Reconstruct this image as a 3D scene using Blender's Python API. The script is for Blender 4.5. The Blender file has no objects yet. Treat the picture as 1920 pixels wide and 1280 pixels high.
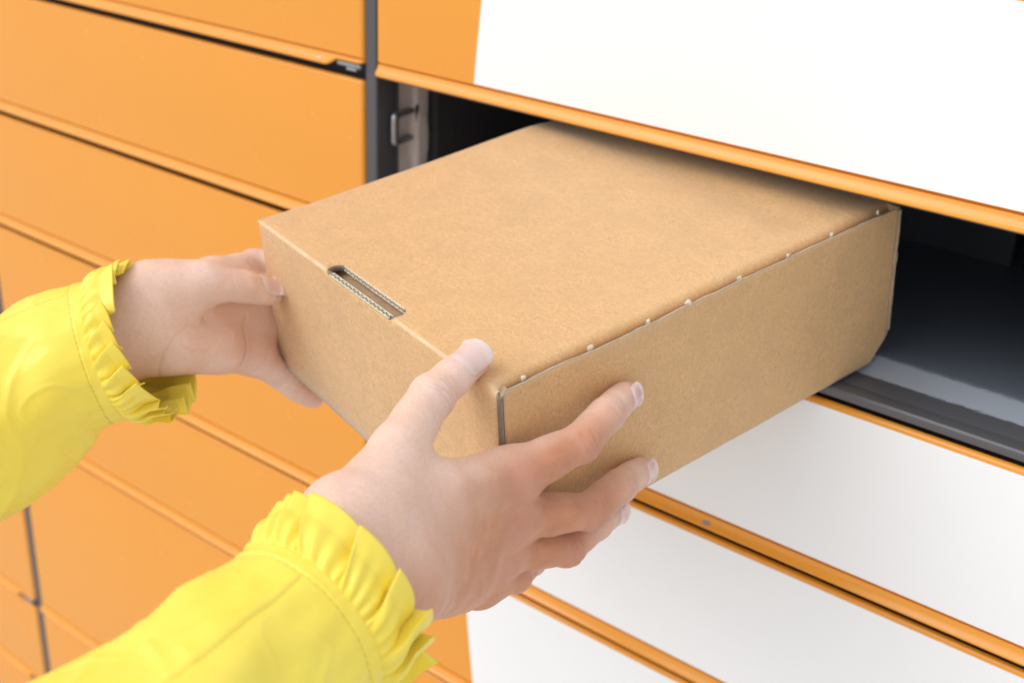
import bpy, bmesh, math, random
import numpy as np
from mathutils import Vector, Matrix, noise
from mathutils.geometry import delaunay_2d_cdt
random.seed(7)
rng = np.random.default_rng(11)
scene = bpy.context.scene
COL = scene.collection
R_ = math.radians

# measured positions, metres (locker front is the plane y = 0)
RH = {"index": [[0.29924, -0.22255, -0.08972, 0.0099], [0.31089, -0.19017, -0.08173, 0.0078], [0.31169, -0.17328, -0.07431, 0.007], [0.3082, -0.15485, -0.07368, 0.0064]], "middle": [[0.29517, -0.21853, -0.11325, 0.009800000000000001], [0.31001, -0.17872, -0.12086, 0.0078], [0.31199, -0.15834, -0.1158, 0.007], [0.30926, -0.13803, -0.11814, 0.0063]], "ring": [[0.29121, -0.22066, -0.13099, 0.0092], [0.30225, -0.18305, -0.14174, 0.0076], [0.30356, -0.16276, -0.13748, 0.0067], [0.30185, -0.14704, -0.13942, 0.0060999999999999995]], "pinky": [[0.28783, -0.22719, -0.145, 0.008400000000000001], [0.29193, -0.20677, -0.14925, 0.0068], [0.28289, -0.18338, -0.15696, 0.0062], [0.27642, -0.16446, -0.1614, 0.0054]], "thumb": [[0.29621, -0.30368, -0.07276, 0.012199999999999999], [0.28415, -0.27347, -0.06199, 0.01], [0.2712, -0.24066, -0.05524, 0.0088], [0.27001, -0.2146, -0.04863, 0.0067]], "rad": [[0.29613, -0.31445, -0.06945, 0.013]], "uln": [[0.31417, -0.30252, -0.09801, 0.0126]]}
LH = {"thumb": [[0.0684, -0.2262, -0.07382, 0.0145], [0.08445, -0.20725, -0.06791, 0.0094], [0.09268, -0.18954, -0.07282, 0.0076], [0.09543, -0.1751, -0.07954, 0.0064]], "index": [[0.05757, -0.18282, -0.08083, 0.0096], [0.05677, -0.1525, -0.08059, 0.008199999999999999], [0.07754, -0.12968, -0.07876, 0.0072], [0.08702, -0.11448, -0.07752, 0.0062]], "middle": [[0.06801, -0.16542, -0.09423, 0.0096], [0.07496, -0.12635, -0.0893, 0.008199999999999999], [0.08475, -0.10817, -0.08758, 0.0072], [0.09137, -0.09332, -0.08633, 0.0062]], "ring": [[0.07217, -0.16703, -0.10768, 0.0094], [0.07496, -0.12838, -0.10281, 0.008], [0.08443, -0.10997, -0.10206, 0.007], [0.09017, -0.09609, -0.09993, 0.0062]], "pinky": [[0.08085, -0.17761, -0.1186, 0.0088], [0.0863, -0.16284, -0.13454, 0.0070999999999999995], [0.09345, -0.15636, -0.14291, 0.0062], [0.10108, -0.15287, -0.14739, 0.0052]], "rad": [[0.06648, -0.2364, -0.07672, 0.0108]], "uln": [[0.07199, -0.23363, -0.0966, 0.0106]]}
RS = [[0.31078, -0.32313, -0.08533, 0.034], [0.31062, -0.34305, -0.09054, 0.032799999999999996], [0.31216, -0.36007, -0.09305, 0.0338], [0.31564, -0.38222, -0.09498, 0.0362], [0.32001, -0.40872, -0.0984, 0.0395], [0.32348, -0.44435, -0.10427, 0.045], [0.3292, -0.4963, -0.11241, 0.052], [0.33653, -0.55683, -0.11823, 0.058]]
LS = [[0.08288, -0.24239, -0.08912, 0.038799999999999994], [0.06854, -0.25497, -0.09484, 0.0355], [0.05509, -0.2738, -0.10171, 0.0365], [0.04627, -0.29256, -0.11485, 0.0385], [0.03874, -0.31087, -0.12901, 0.042], [0.01903, -0.34923, -0.14658, 0.048], [-0.0134, -0.43982, -0.1863, 0.054], [-0.04324, -0.54165, -0.22478, 0.06]]
CAM = {"R": [[0.77132, 0.63524, 0.03909], [0.28846, -0.29418, -0.91118], [-0.56732, 0.71409, -0.41015]], "C": [0.58889, -0.5898, 0.18236], "lens": 45.738}
BOX = {"cor": {"TFR": [0.28767, -0.22004, -0.05598], "TFL": [0.08342, -0.17186, -0.04293], "TBR": [0.34701, 0.02757, -0.01751], "TBL": [0.14287, 0.07606, -0.00409], "BFR": [0.28553, -0.20638, -0.14784], "BFL": [0.07869, -0.15774, -0.13041], "BBR": [0.34607, 0.04387, -0.10643], "BBL": [0.14055, 0.09079, -0.09383]}, "w": 0.2108, "h": 0.091, "l": 0.2592, "R": [[0.97212, 0.23308, 0.02557], [-0.22605, 0.96055, -0.16199], [-0.06232, 0.1517, 0.98646]], "O": [0.28743, -0.22056, -0.05655]}
LLINES = [[[[0.0768, -0.21532, -0.07869], [0.08224, -0.21214, -0.08068], [0.08671, -0.20797, -0.0796], [0.09045, -0.20306, -0.07622]], 0.001, 0.0011], [[[0.06616, -0.23032, -0.0974], [0.07322, -0.22328, -0.0949], [0.08043, -0.2153, -0.09097], [0.08763, -0.20731, -0.08704], [0.09418, -0.19865, -0.08101]], 0.0012, 0.0008], [[[0.08663, -0.1811, -0.09366], [0.08478, -0.18601, -0.09964], [0.084, -0.19088, -0.10705], [0.08484, -0.19738, -0.11952]], 0.0009, 0.0007], [[[0.0793, -0.22401, -0.10458], [0.08138, -0.22393, -0.10732], [0.08171, -0.22591, -0.11123]], 0.0008, 0.0009], [[[0.08641, -0.21345, -0.10578], [0.08573, -0.21606, -0.1094], [0.08525, -0.21832, -0.11265]], 0.0008, 0.0007], [[[0.08163, -0.21739, -0.10602], [0.08185, -0.21926, -0.1096]], 0.0008, 0.0004], [[[0.07453, -0.2302, -0.099], [0.07752, -0.22671, -0.09708], [0.0797, -0.22349, -0.09449]], 0.0008, 0.0006], [[[0.08874, -0.18418, -0.12632], [0.08952, -0.18097, -0.1218], [0.094, -0.17406, -0.11597]], 0.0009, 0.0008], [[[0.0901, -0.16905, -0.13843], [0.0909, -0.16576, -0.13381], [0.09229, -0.16308, -0.13107]], 0.0008, 0.0006], [[[0.06191, -0.16239, -0.07565], [0.06412, -0.16231, -0.07857], [0.06703, -0.16122, -0.08069]], 0.0008, 0.0007]]
LCONES = [[[0.06975, -0.215, -0.0952], [0.07163, -0.172, -0.10095], 0.0115, 0.01, 0.01], [[0.07433, -0.22441, -0.09841], [0.0778, -0.18311, -0.1142], 0.0118, 0.0103, 0.009], [[0.07198, -0.20258, -0.08641], [0.06769, -0.17114, -0.08912], 0.0095, 0.0095, 0.008]]


# ------------------------------------------------------------------ camera, sky, sun, exposure
cr, cd, cf = (Vector(v) for v in CAM['R'])
cam_d = bpy.data.cameras.new('camera')
cam = bpy.data.objects.new('camera', cam_d)
COL.objects.link(cam)
mw = Matrix.Identity(4)
for i in range(3):
    mw[i][0] = cr[i]; mw[i][1] = -cd[i]; mw[i][2] = -cf[i]; mw[i][3] = CAM['C'][i]
cam.matrix_world = mw
cam_d.sensor_width = 36.0
cam_d.lens = CAM['lens']
cam_d.clip_start = 0.02
cam_d.clip_end = 2000
cam_d.dof.use_dof = True
cam_d.dof.focus_distance = 0.555
cam_d.dof.aperture_fstop = 10.0
scene.camera = cam

SUN_EL, SUN_ROT = R_(43), R_(215)
world = bpy.data.worlds.new('World')
scene.world = world
world.use_nodes = True
wn = world.node_tree
wn.nodes.clear()
sky = wn.nodes.new('ShaderNodeTexSky')
sky.sky_type = 'NISHITA'
sky.sun_disc = False
sky.sun_elevation = SUN_EL
sky.sun_rotation = SUN_ROT
sky.dust_density = 6.0
sky.air_density = 1.0
sky.ozone_density = 1.0
hs = wn.nodes.new('ShaderNodeHueSaturation')
hs.inputs['Saturation'].default_value = 0.18
bgn = wn.nodes.new('ShaderNodeBackground')
bgn.inputs['Strength'].default_value = 0.15
wout = wn.nodes.new('ShaderNodeOutputWorld')
wn.links.new(sky.outputs[0], hs.inputs['Color'])
veil = wn.nodes.new('ShaderNodeMix')                # thin overcast: the clouds even the sky out
veil.data_type = 'RGBA'
veil.inputs[0].default_value = 0.7
veil.inputs[7].default_value = (7.2, 7.35, 7.6, 1)
wn.links.new(hs.outputs[0], veil.inputs[6])
wn.links.new(veil.outputs[2], bgn.inputs['Color'])
wn.links.new(bgn.outputs[0], wout.inputs['Surface'])

sun_d = bpy.data.lights.new('sun', 'SUN')
sun_d.energy = 0.75
sun_d.angle = R_(42)
sun_d.color = (1.0, 0.97, 0.93)
sun = bpy.data.objects.new('sun', sun_d)
COL.objects.link(sun)
sdir = Vector((math.sin(SUN_ROT) * math.cos(SUN_EL), math.cos(SUN_ROT) * math.cos(SUN_EL), math.sin(SUN_EL)))
sun.rotation_euler = sdir.to_track_quat('Z', 'Y').to_euler()
sun.location = (0, -3, 4)

scene.view_settings.view_transform = 'Standard'
scene.view_settings.look = 'None'
scene.view_settings.exposure = 0.08
scene.view_settings.gamma = 1.0

# ------------------------------------------------------------------ helpers
def link_mesh(name, verts, faces, mat, parent=None, smooth=True):
    me = bpy.data.meshes.new(name)
    me.from_pydata([tuple(map(float, v)) for v in verts], [], [tuple(int(i) for i in f) for f in faces])
    me.update()
    if smooth:
        me.polygons.foreach_set('use_smooth', [True] * len(me.polygons))
    ob = bpy.data.objects.new(name, me)
    if mat is not None:
        for m in (mat if isinstance(mat, (list, tuple)) else [mat]):
            me.materials.append(m)
    COL.objects.link(ob)
    if parent is not None:
        ob.parent = parent
    return ob

def from_bm(name, bm, mat, parent=None, smooth=False):
    bmesh.ops.recalc_face_normals(bm, faces=bm.faces[:])
    me = bpy.data.meshes.new(name)
    bm.to_mesh(me); bm.free()
    if smooth:
        me.polygons.foreach_set('use_smooth', [True] * len(me.polygons))
    for m in (mat if isinstance(mat, (list, tuple)) else [mat]):
        me.materials.append(m)
    ob = bpy.data.objects.new(name, me)
    COL.objects.link(ob)
    if parent is not None:
        ob.parent = parent
    return ob

def add_box(bm, lo, hi, bevel=0.0, seg=2):
    vs = [bm.verts.new((x, y, z)) for x in (lo[0], hi[0]) for y in (lo[1], hi[1]) for z in (lo[2], hi[2])]
    q = [(0, 1, 3, 2), (4, 6, 7, 5), (0, 4, 5, 1), (2, 3, 7, 6), (0, 2, 6, 4), (1, 5, 7, 3)]
    fs = [bm.faces.new([vs[i] for i in f]) for f in q]
    if bevel > 0:
        es = list({e for f in fs for e in f.edges})
        bmesh.ops.bevel(bm, geom=es, offset=bevel, segments=seg, profile=0.5, affect='EDGES')

def box_obj(name, lo, hi, mat, parent=None, bevel=0.0, smooth=False):
    bm = bmesh.new()
    add_box(bm, lo, hi, bevel)
    return from_bm(name, bm, mat, parent, smooth)

def thing(name, label, cat, loc=(0, 0, 0)):
    o = bpy.data.objects.new(name, None)
    o.location = loc
    o.empty_display_size = 0.05
    COL.objects.link(o)
    o['label'] = label; o['category'] = cat
    return o

def grid_faces(nu, nv, wrap_u=False, off=0):
    fs = []
    for i in range(nu if wrap_u else nu - 1):
        i2 = (i + 1) % nu
        for j in range(nv - 1):
            fs.append((off + i * nv + j, off + i2 * nv + j, off + i2 * nv + j + 1, off + i * nv + j + 1))
    return fs

# ------------------------------------------------------------------ materials
def mat_new(name):
    m = bpy.data.materials.new(name)
    m.use_nodes = True
    nt = m.node_tree
    return m, nt, nt.nodes['Principled BSDF']

def N(nt, t, **kw):
    n = nt.nodes.new(t)
    for k, v in kw.items():
        setattr(n, k, v)
    return n

def tex_noise(nt, vec, scale, detail=4, rough=0.55, dist=0.0):
    n = N(nt, 'ShaderNodeTexNoise')
    n.inputs['Scale'].default_value = scale
    n.inputs['Detail'].default_value = detail
    n.inputs['Roughness'].default_value = rough
    n.inputs['Distortion'].default_value = dist
    nt.links.new(vec, n.inputs['Vector'])
    return n.outputs['Fac']

def ramp(nt, fac, stops):
    r = N(nt, 'ShaderNodeValToRGB')
    el = r.color_ramp.elements
    while len(el) > len(stops):
        el.remove(el[-1])
    while len(el) < len(stops):
        el.new(0.5)
    for e, (p, c) in zip(el, stops):
        e.position = p
        e.color = (*c, 1) if len(c) == 3 else c
    nt.links.new(fac, r.inputs['Fac'])
    return r.outputs['Color']

def mixc(nt, fac, a, b, mode='MIX'):
    m = N(nt, 'ShaderNodeMix', data_type='RGBA', blend_type=mode)
    for s, v in ((m.inputs[0], fac), (m.inputs[6], a), (m.inputs[7], b)):
        if isinstance(v, (int, float)):
            s.default_value = v
        elif isinstance(v, tuple):
            s.default_value = (*v, 1) if len(v) == 3 else v
        else:
            nt.links.new(v, s)
    return m.outputs[2]

def bump(nt, h, strength, dist, prev=None):
    b = N(nt, 'ShaderNodeBump')
    b.inputs['Strength'].default_value = strength
    b.inputs['Distance'].default_value = dist
    nt.links.new(h, b.inputs['Height'])
    if prev is not None:
        nt.links.new(prev, b.inputs['Normal'])
    return b.outputs['Normal']

def coords(nt, scale=None):
    tc = N(nt, 'ShaderNodeTexCoord')
    if scale is None:
        return tc.outputs['Object']
    mp = N(nt, 'ShaderNodeMapping')
    mp.inputs['Scale'].default_value = scale
    nt.links.new(tc.outputs['Object'], mp.inputs['Vector'])
    return mp.outputs['Vector']

def paint(name, col, rough=0.38, spec=0.5, var=0.04, peel=0.06, dirt=None):
    m, nt, b = mat_new(name)
    v = coords(nt)
    big = tex_noise(nt, v, 9.0, 5, 0.6)
    c2 = tuple(x * (1 - var) for x in col)
    c = ramp(nt, big, [(0.3, c2), (0.7, col)])
    if dirt is not None:
        d = tex_noise(nt, coords(nt, (60, 60, 60)), 4.0, 6, 0.7)
        f = ramp(nt, d, [(0.69, (0, 0, 0)), (0.74, (0.5, 0.5, 0.5))])
        c = mixc(nt, f, c, dirt)
    nt.links.new(c, b.inputs['Base Color'])
    r = ramp(nt, tex_noise(nt, v, 30, 5, 0.6), [(0.3, (rough * 0.9,) * 3), (0.7, (rough * 1.12,) * 3)])
    nt.links.new(r, b.inputs['Roughness'])
    b.inputs['Specular IOR Level'].default_value = spec
    nt.links.new(bump(nt, tex_noise(nt, v, 700, 2, 0.5), peel, 0.0002), b.inputs['Normal'])
    return m

ORANGE = paint('orange_paint', (0.80, 0.325, 0.036), 0.25, 0.5, 0.015, 0.025)
WHITE = paint('white_film', (0.885, 0.89, 0.90), 0.40, 0.4, 0.02, 0.03, (0.72, 0.71, 0.70))
CHARCOAL = paint('charcoal_paint', (0.085, 0.083, 0.09), 0.42, 0.5, 0.15, 0.12)
def floor_mat():
    m, nt, b = mat_new('compartment_floor')
    v = coords(nt)
    sx = N(nt, 'ShaderNodeSeparateXYZ'); nt.links.new(v, sx.inputs[0])
    ns = tex_noise(nt, coords(nt, (1, 3, 1)), 160, 6, 0.7)
    ml = N(nt, 'ShaderNodeMath', operation='MULTIPLY_ADD')
    nt.links.new(ns, ml.inputs[0]); ml.inputs[1].default_value = 0.0050
    nt.links.new(sx.outputs['Y'], ml.inputs[2])
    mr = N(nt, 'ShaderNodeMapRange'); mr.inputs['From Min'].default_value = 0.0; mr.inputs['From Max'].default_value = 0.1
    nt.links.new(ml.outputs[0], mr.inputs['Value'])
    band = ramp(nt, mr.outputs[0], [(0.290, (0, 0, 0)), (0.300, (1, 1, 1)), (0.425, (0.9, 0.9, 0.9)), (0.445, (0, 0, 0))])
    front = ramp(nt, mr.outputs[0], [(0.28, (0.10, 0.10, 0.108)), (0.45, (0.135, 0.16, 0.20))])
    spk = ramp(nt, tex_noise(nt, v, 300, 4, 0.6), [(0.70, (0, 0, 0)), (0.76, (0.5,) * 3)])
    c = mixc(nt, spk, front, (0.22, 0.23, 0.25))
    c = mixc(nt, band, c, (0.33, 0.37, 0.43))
    nt.links.new(c, b.inputs['Base Color'])
    b.inputs['Roughness'].default_value = 0.38
    nt.links.new(bump(nt, tex_noise(nt, v, 600, 2, 0.5), 0.1, 0.0002), b.inputs['Normal'])
    return m
FLOOR = floor_mat()
INTERIOR = paint('compartment_coating', (0.075, 0.08, 0.09), 0.36, 0.6, 0.2, 0.12, (0.14, 0.15, 0.16))

def metal(name, col, rough, streak=0.3, met=0.85):
    m, nt, b = mat_new(name)
    v = coords(nt, (1, 1, 0.12))
    n = tex_noise(nt, v, 300, 5, 0.65)
    nt.links.new(ramp(nt, n, [(0.3, tuple(x * (1 - streak) for x in col)), (0.7, col)]), b.inputs['Base Color'])
    b.inputs['Metallic'].default_value = met
    b.inputs['Roughness'].default_value = rough
    nt.links.new(bump(nt, n, 0.1, 0.0002), b.inputs['Normal'])
    return m

ZINC = metal('zinc_plate', (0.86, 0.82, 0.79), 0.45, 0.15, 0.1)
STEEL = metal('steel_hinge', (0.42, 0.43, 0.46), 0.42)

def kraft(name, col, dark=0.0):
    m, nt, b = mat_new(name)
    v = coords(nt)
    fib1 = tex_noise(nt, coords(nt, (1.0, 2.4, 1.3)), 380, 6, 0.66, 1.4)
    fib2 = tex_noise(nt, coords(nt, (2.4, 1.0, 2.0)), 900, 5, 0.6, 0.8)
    blot = tex_noise(nt, v, 60, 6, 0.62, 0.6)
    big = tex_noise(nt, v, 14, 4, 0.6)
    lo = tuple(x * (0.55 - dark) for x in col)
    hi = tuple(min(1, x * 1.36) for x in col)
    c = ramp(nt, fib1, [(0.30, lo), (0.5, col), (0.72, hi)])
    c = mixc(nt, 0.35, c, ramp(nt, fib2, [(0.3, lo), (0.7, hi)]))
    c = mixc(nt, ramp(nt, blot, [(0.42, (0, 0, 0)), (0.70, (0.48,) * 3)]), c, tuple(x * 0.78 for x in col))
    c = mixc(nt, ramp(nt, big, [(0.35, (0, 0, 0)), (0.7, (0.28,) * 3)]), c, (col[0] * 1.12, col[1] * 1.1, col[2] * 1.02))
    # scattered dark flecks of recycled pulp
    fl = tex_noise(nt, coords(nt, (1, 1.9, 1)), 520, 2, 0.5, 0.5)
    c = mixc(nt, ramp(nt, fl, [(0.745, (0, 0, 0)), (0.79, (0.55,) * 3)]), c, tuple(x * 0.45 for x in col))
    wear = N(nt, 'ShaderNodeAttribute', attribute_name='wear')
    c = mixc(nt, wear.outputs['Fac'], c, (0.80, 0.68, 0.50))
    nt.links.new(c, b.inputs['Base Color'])
    b.inputs['Roughness'].default_value = 0.58
    b.inputs['Sheen Weight'].default_value = 0.42
    b.inputs['Sheen Roughness'].default_value = 0.45
    b.inputs['Specular IOR Level'].default_value = 0.5
    nb = bump(nt, fib1, 0.16, 0.0004)
    nb = bump(nt, blot, 0.12, 0.0012, nb)
    nt.links.new(nb, b.inputs['Normal'])
    return m

KRAFT = kraft('kraft_board', (0.68, 0.405, 0.175))
KRAFT_IN = kraft('kraft_board_inner', (0.50, 0.34, 0.19))
KRAFT_CUT = kraft('kraft_cut_edge', (0.22, 0.155, 0.105))
KRAFT_LINER = kraft('kraft_crushed_edge', (0.60, 0.46, 0.32))
KRAFT_PALE = kraft('kraft_torn_fibre', (0.78, 0.68, 0.52))

def skin_mat():
    m, nt, b = mat_new('skin')
    v = coords(nt)
    red = N(nt, 'ShaderNodeAttribute', attribute_name='redness').outputs['Fac']
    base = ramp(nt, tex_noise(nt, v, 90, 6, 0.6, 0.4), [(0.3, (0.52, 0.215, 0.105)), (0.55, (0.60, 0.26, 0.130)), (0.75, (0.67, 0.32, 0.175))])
    tan_shade = N(nt, 'ShaderNodeAttribute', attribute_name='dorsal_shade').outputs['Fac']  # darker back-of-hand skin, with shade painted into the colour
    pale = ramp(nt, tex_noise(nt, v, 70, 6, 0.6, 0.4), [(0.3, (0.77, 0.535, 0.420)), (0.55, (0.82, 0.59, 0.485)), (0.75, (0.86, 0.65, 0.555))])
    base = mixc(nt, tan_shade, pale, base)
    c = mixc(nt, red, base, (0.64, 0.31, 0.235))
    cre = N(nt, 'ShaderNodeAttribute', attribute_name='crease').outputs['Fac']
    c = mixc(nt, ramp(nt, cre, [(0.05, (0, 0, 0)), (1.0, (0.60,) * 3)]), c, (0.46, 0.215, 0.15))
    fine = tex_noise(nt, v, 900, 3, 0.6)
    c = mixc(nt, ramp(nt, fine, [(0.40, (0, 0, 0)), (0.70, (0.22,) * 3)]), c, (0.52, 0.29, 0.21))
    vein = tex_noise(nt, coords(nt, (1, 1, 1)), 38, 3, 0.5, 1.5)
    c = mixc(nt, ramp(nt, vein, [(0.47, (0, 0, 0)), (0.50, (0.10,) * 3), (0.53, (0, 0, 0))]), c, (0.45, 0.36, 0.36))
    nt.links.new(c, b.inputs['Base Color'])
    b.inputs['Roughness'].default_value = 0.44
    b.inputs['Specular IOR Level'].default_value = 0.5
    b.inputs['Subsurface Weight'].default_value = 0.25
    b.inputs['Subsurface Radius'].default_value = (1.0, 0.4, 0.22)
    b.inputs['Subsurface Scale'].default_value = 0.004
    vo = N(nt, 'ShaderNodeTexVoronoi', feature='DISTANCE_TO_EDGE')
    vo.inputs['Scale'].default_value = 900
    nt.links.new(v, vo.inputs['Vector'])
    nb = bump(nt, vo.outputs['Distance'], 0.22, 0.0005)
    nb = bump(nt, tex_noise(nt, coords(nt, (1, 1, 2.2)), 260, 6, 0.66, 0.6), 0.34, 0.0006, nb)
    nt.links.new(nb, b.inputs['Normal'])
    return m
SKIN = skin_mat()

def nail_mat():
    m, nt, b = mat_new('fingernail')
    t = N(nt, 'ShaderNodeAttribute', attribute_name='nail_v').outputs['Fac']
    c = ramp(nt, t, [(0.0, (0.77, 0.56, 0.51)), (0.20, (0.785, 0.59, 0.55)), (0.30, (0.765, 0.54, 0.50)), (0.74, (0.775, 0.56, 0.515)), (0.86, (0.81, 0.66, 0.60)), (1.0, (0.83, 0.70, 0.63))])
    nt.links.new(c, b.inputs['Base Color'])
    b.inputs['Roughness'].default_value = 0.24
    b.inputs['Specular IOR Level'].default_value = 0.5
    b.inputs['Coat Weight'].default_value = 0.55
    b.inputs['Coat Roughness'].default_value = 0.12
    b.inputs['Subsurface Weight'].default_value = 0.15
    b.inputs['Subsurface Scale'].default_value = 0.002
    return m
NAIL = nail_mat()

def fabric_mat():
    m, nt, b = mat_new('yellow_raincoat')
    v = coords(nt)
    c = ramp(nt, tex_noise(nt, v, 25, 4, 0.6), [(0.3, (0.90, 0.715, 0.08)), (0.7, (0.92, 0.755, 0.10))])
    st = N(nt, 'ShaderNodeAttribute', attribute_name='stitch').outputs['Fac']
    c = mixc(nt, st, c, (0.60, 0.44, 0.03))
    nt.links.new(c, b.inputs['Base Color'])
    b.inputs['Roughness'].default_value = 0.38
    b.inputs['Specular IOR Level'].default_value = 0.5
    b.inputs['Sheen Weight'].default_value = 0.06
    wv = tex_noise(nt, v, 1600, 2, 0.5)
    nb = bump(nt, wv, 0.05, 0.0003)
    nb = bump(nt, tex_noise(nt, v, 60, 6, 0.6, 0.6), 0.14, 0.0022, nb)
    nb = bump(nt, tex_noise(nt, coords(nt, (1.0, 2.2, 1.4)), 170, 4, 0.6, 0.6), 0.08, 0.0012, nb)
    nt.links.new(nb, b.inputs['Normal'])
    return m
FABRIC = fabric_mat()

# ------------------------------------------------------------------ ground in front of the locker
def paving_mat():
    m, nt, b = mat_new('concrete_ground')
    v = coords(nt)
    nt.links.new(ramp(nt, tex_noise(nt, v, 3, 8, 0.65), [(0.3, (0.55, 0.545, 0.54)), (0.7, (0.66, 0.655, 0.645))]), b.inputs['Base Color'])
    b.inputs['Roughness'].default_value = 0.85
    nt.links.new(bump(nt, tex_noise(nt, v, 80, 6, 0.7), 0.3, 0.01), b.inputs['Normal'])
    return m
GROUND_Z = -1.25
g = link_mesh('ground', [(-600, -600, GROUND_Z), (600, -600, GROUND_Z), (600, 600, GROUND_Z), (-600, 600, GROUND_Z)], [(0, 1, 2, 3)], paving_mat(), smooth=False)
g['kind'] = 'structure'

# ------------------------------------------------------------------ parcel locker
P = 0.11           # row pitch
D = 0.0164         # crease to next door's top
COLW = 0.4938      # door width
COLP = 0.5057      # column pitch
locker = thing('parcel_locker', 'orange parcel locker wall with white printed doors and one open compartment', 'parcel locker', (0, 0.05, GROUND_Z))
def lk(ob):
    ob.parent = locker
    ob.matrix_parent_inverse = Matrix.Translation((0, -0.05, -GROUND_Z))
    return ob
def sub(ob, par):
    ob.parent = par
    ob.matrix_parent_inverse = Matrix.Identity(4)
    return ob

def smooth01(t):
    t = min(1, max(0, t))
    return t * t * (3 - 2 * t)

def door_mesh(width, zt, zc):
    """bent sheet: rounded top edge, flat face, crease groove, flared pull lip"""
    xs = []
    w = width
    for e in (0, .0004, .0011, .002, .003, .0045, .006, .012):
        xs.append(e)
    for k in range(1, 12):
        xs.append(.012 + (w - .05) * k / 12)
    for e in (.040, .036, .032, .029, .0265, .0245, .0225, .02, .014, .008, .006, .0045, .003, .002, .0011, .0004, 0):
        xs.append(w - e)
    verts = []; n = None
    for x in xs:
        e = min(x, w - x)
        r = 0.003
        dl = r - math.sqrt(max(0, r * r - (r - min(e, r)) ** 2))        # edge rounding of the plate
        rl = 0.0035
        pl_ = 1.0 if e >= rl else math.sqrt(max(0, 1 - (1 - e / rl) ** 2))
        hl = 1.0 - 0.80 * smooth01((x - (w - .032)) / .010)             # notch of the lip at the hinge end
        p = 0.0032 * pl_ * (1.0 - 0.55 * smooth01((x - (w - .032)) / .010)); h = (0.0058 * hl) * (0.35 + 0.65 * pl_)
        y0 = dl
        ztt = zt - dl * 0.7
        prof = [(0.0032, ztt - 0.022), (0.0032, ztt)]
        rt = 0.0024
        for k in range(5):
            a = math.pi / 2 * k / 4
            prof.append((y0 + rt - rt * math.sin(a), ztt - rt + rt * math.cos(a)))
        prof += [(y0, zc + 0.035), (y0, zc + 0.0012), (y0 + .0022, zc + .0010), (y0 + .0022, zc - .0001)]
        for k in range(6):                                               # concave flare
            t = k / 5
            prof.append((y0 - p * (t ** 1.7), zc - 0.0003 - h * t))
        yb = y0 - p
        for k in range(1, 5):
            a = math.pi * k / 4
            prof.append((yb - 0.0005 * math.sin(a) + 0.0003 * (1 - math.cos(a)) * .5, zc - 0.0003 - h - 0.0007 * (1 - math.cos(a))))
        prof += [(y0 + 0.0012, zc - 0.0012 - h), (y0 + 0.0030, zc - 0.0008), (0.0045, zc + .012)]
        n = len(prof)
        verts += [(x, a, b) for a, b in prof]
    faces = grid_faces(len(xs), n)
    faces.append(tuple(range(n)))
    faces.append(tuple((len(xs) - 1) * n + i for i in range(n))[::-1])
    return verts, faces

def circle_edge(z):
    return 0.0772 + 0.238 * (z + 0.1526) ** 2 + 0.05 * max(0, -z - .3) ** 2

def make_print(zt, zc, x1):
    """white film over the right-hand doors; its left border is part of a big printed curve"""
    t = 0.00035
    zs = [zc + 0.0016 + (zt - 0.0030 - zc - 0.0016) * k / 16 for k in range(17)]
    v = []; f = []
    for y in (-t, -0.00002):
        for z in zs:
            v.append((circle_edge(z), y, z)); v.append((x1, y, z))
    m = len(zs)
    for k in range(m - 1):
        f.append((2 * k, 2 * k + 1, 2 * k + 3, 2 * k + 2))
    o = 2 * m
    for k in range(m - 1):
        f.append((2 * k, 2 * k + 2, o + 2 * k + 2, o + 2 * k))
    f.append((0, o, o + 1, 1))
    f.append((2 * m - 2, 2 * m - 1, o + 2 * m - 1, o + 2 * m - 2))
    return v, f

def hinge_bm():
    bm = bmesh.new()
    add_box(bm, (-0.0225, -0.0016, -0.0030), (-0.0012, 0.014, -0.0006), 0.0004)
    add_box(bm, (-0.0125, -0.0030, -0.0048), (-0.0035, 0.010, -0.0031), 0.0004)
    return bm

hinge_me = None
def add_hinge(x_right, zc, door):
    global hinge_me
    z = zc - 0.0030
    if hinge_me is None:
        h = from_bm('hinge', hinge_bm(), STEEL)
        hinge_me = h.data
    else:
        h = bpy.data.objects.new('hinge', hinge_me); COL.objects.link(h)
    h.location = (x_right, 0, z)
    h.parent = door
    return h

def add_chip(x, zc, door, s=1.0):
    """bare-metal chip where the paint has come off the lip"""
    bm = bmesh.new()
    n = 9
    top = []; 
    for k in range(n):
        a = 2 * math.pi * k / n
        rr = s * (0.8 + 0.35 * random.random())
        u, vv = 0.0030 * rr * math.cos(a), 0.0016 * rr * math.sin(a)
        tt = 0.70 - vv / 0.0080
        top.append((x + u, -0.0032 * tt ** 1.7 - 0.00022, zc - 0.0003 - 0.0058 * tt + 0.00012))
    f = [bm.verts.new(p) for p in top]
    bm.faces.new(f)
    b2 = [bm.verts.new((p[0], p[1] + .0004, p[2])) for p in top]
    for k in range(n):
        bm.faces.new((f[k], f[(k + 1) % n], b2[(k + 1) % n], b2[k]))
    c = from_bm('paint_chip', bm, STEEL)
    c.parent = door
    return c

def door_bounds(k):                       # k-th crease at z=-k*P is the bottom of door k
    return -(k - 1) * P - D + 0.0029, -k * P

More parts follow.
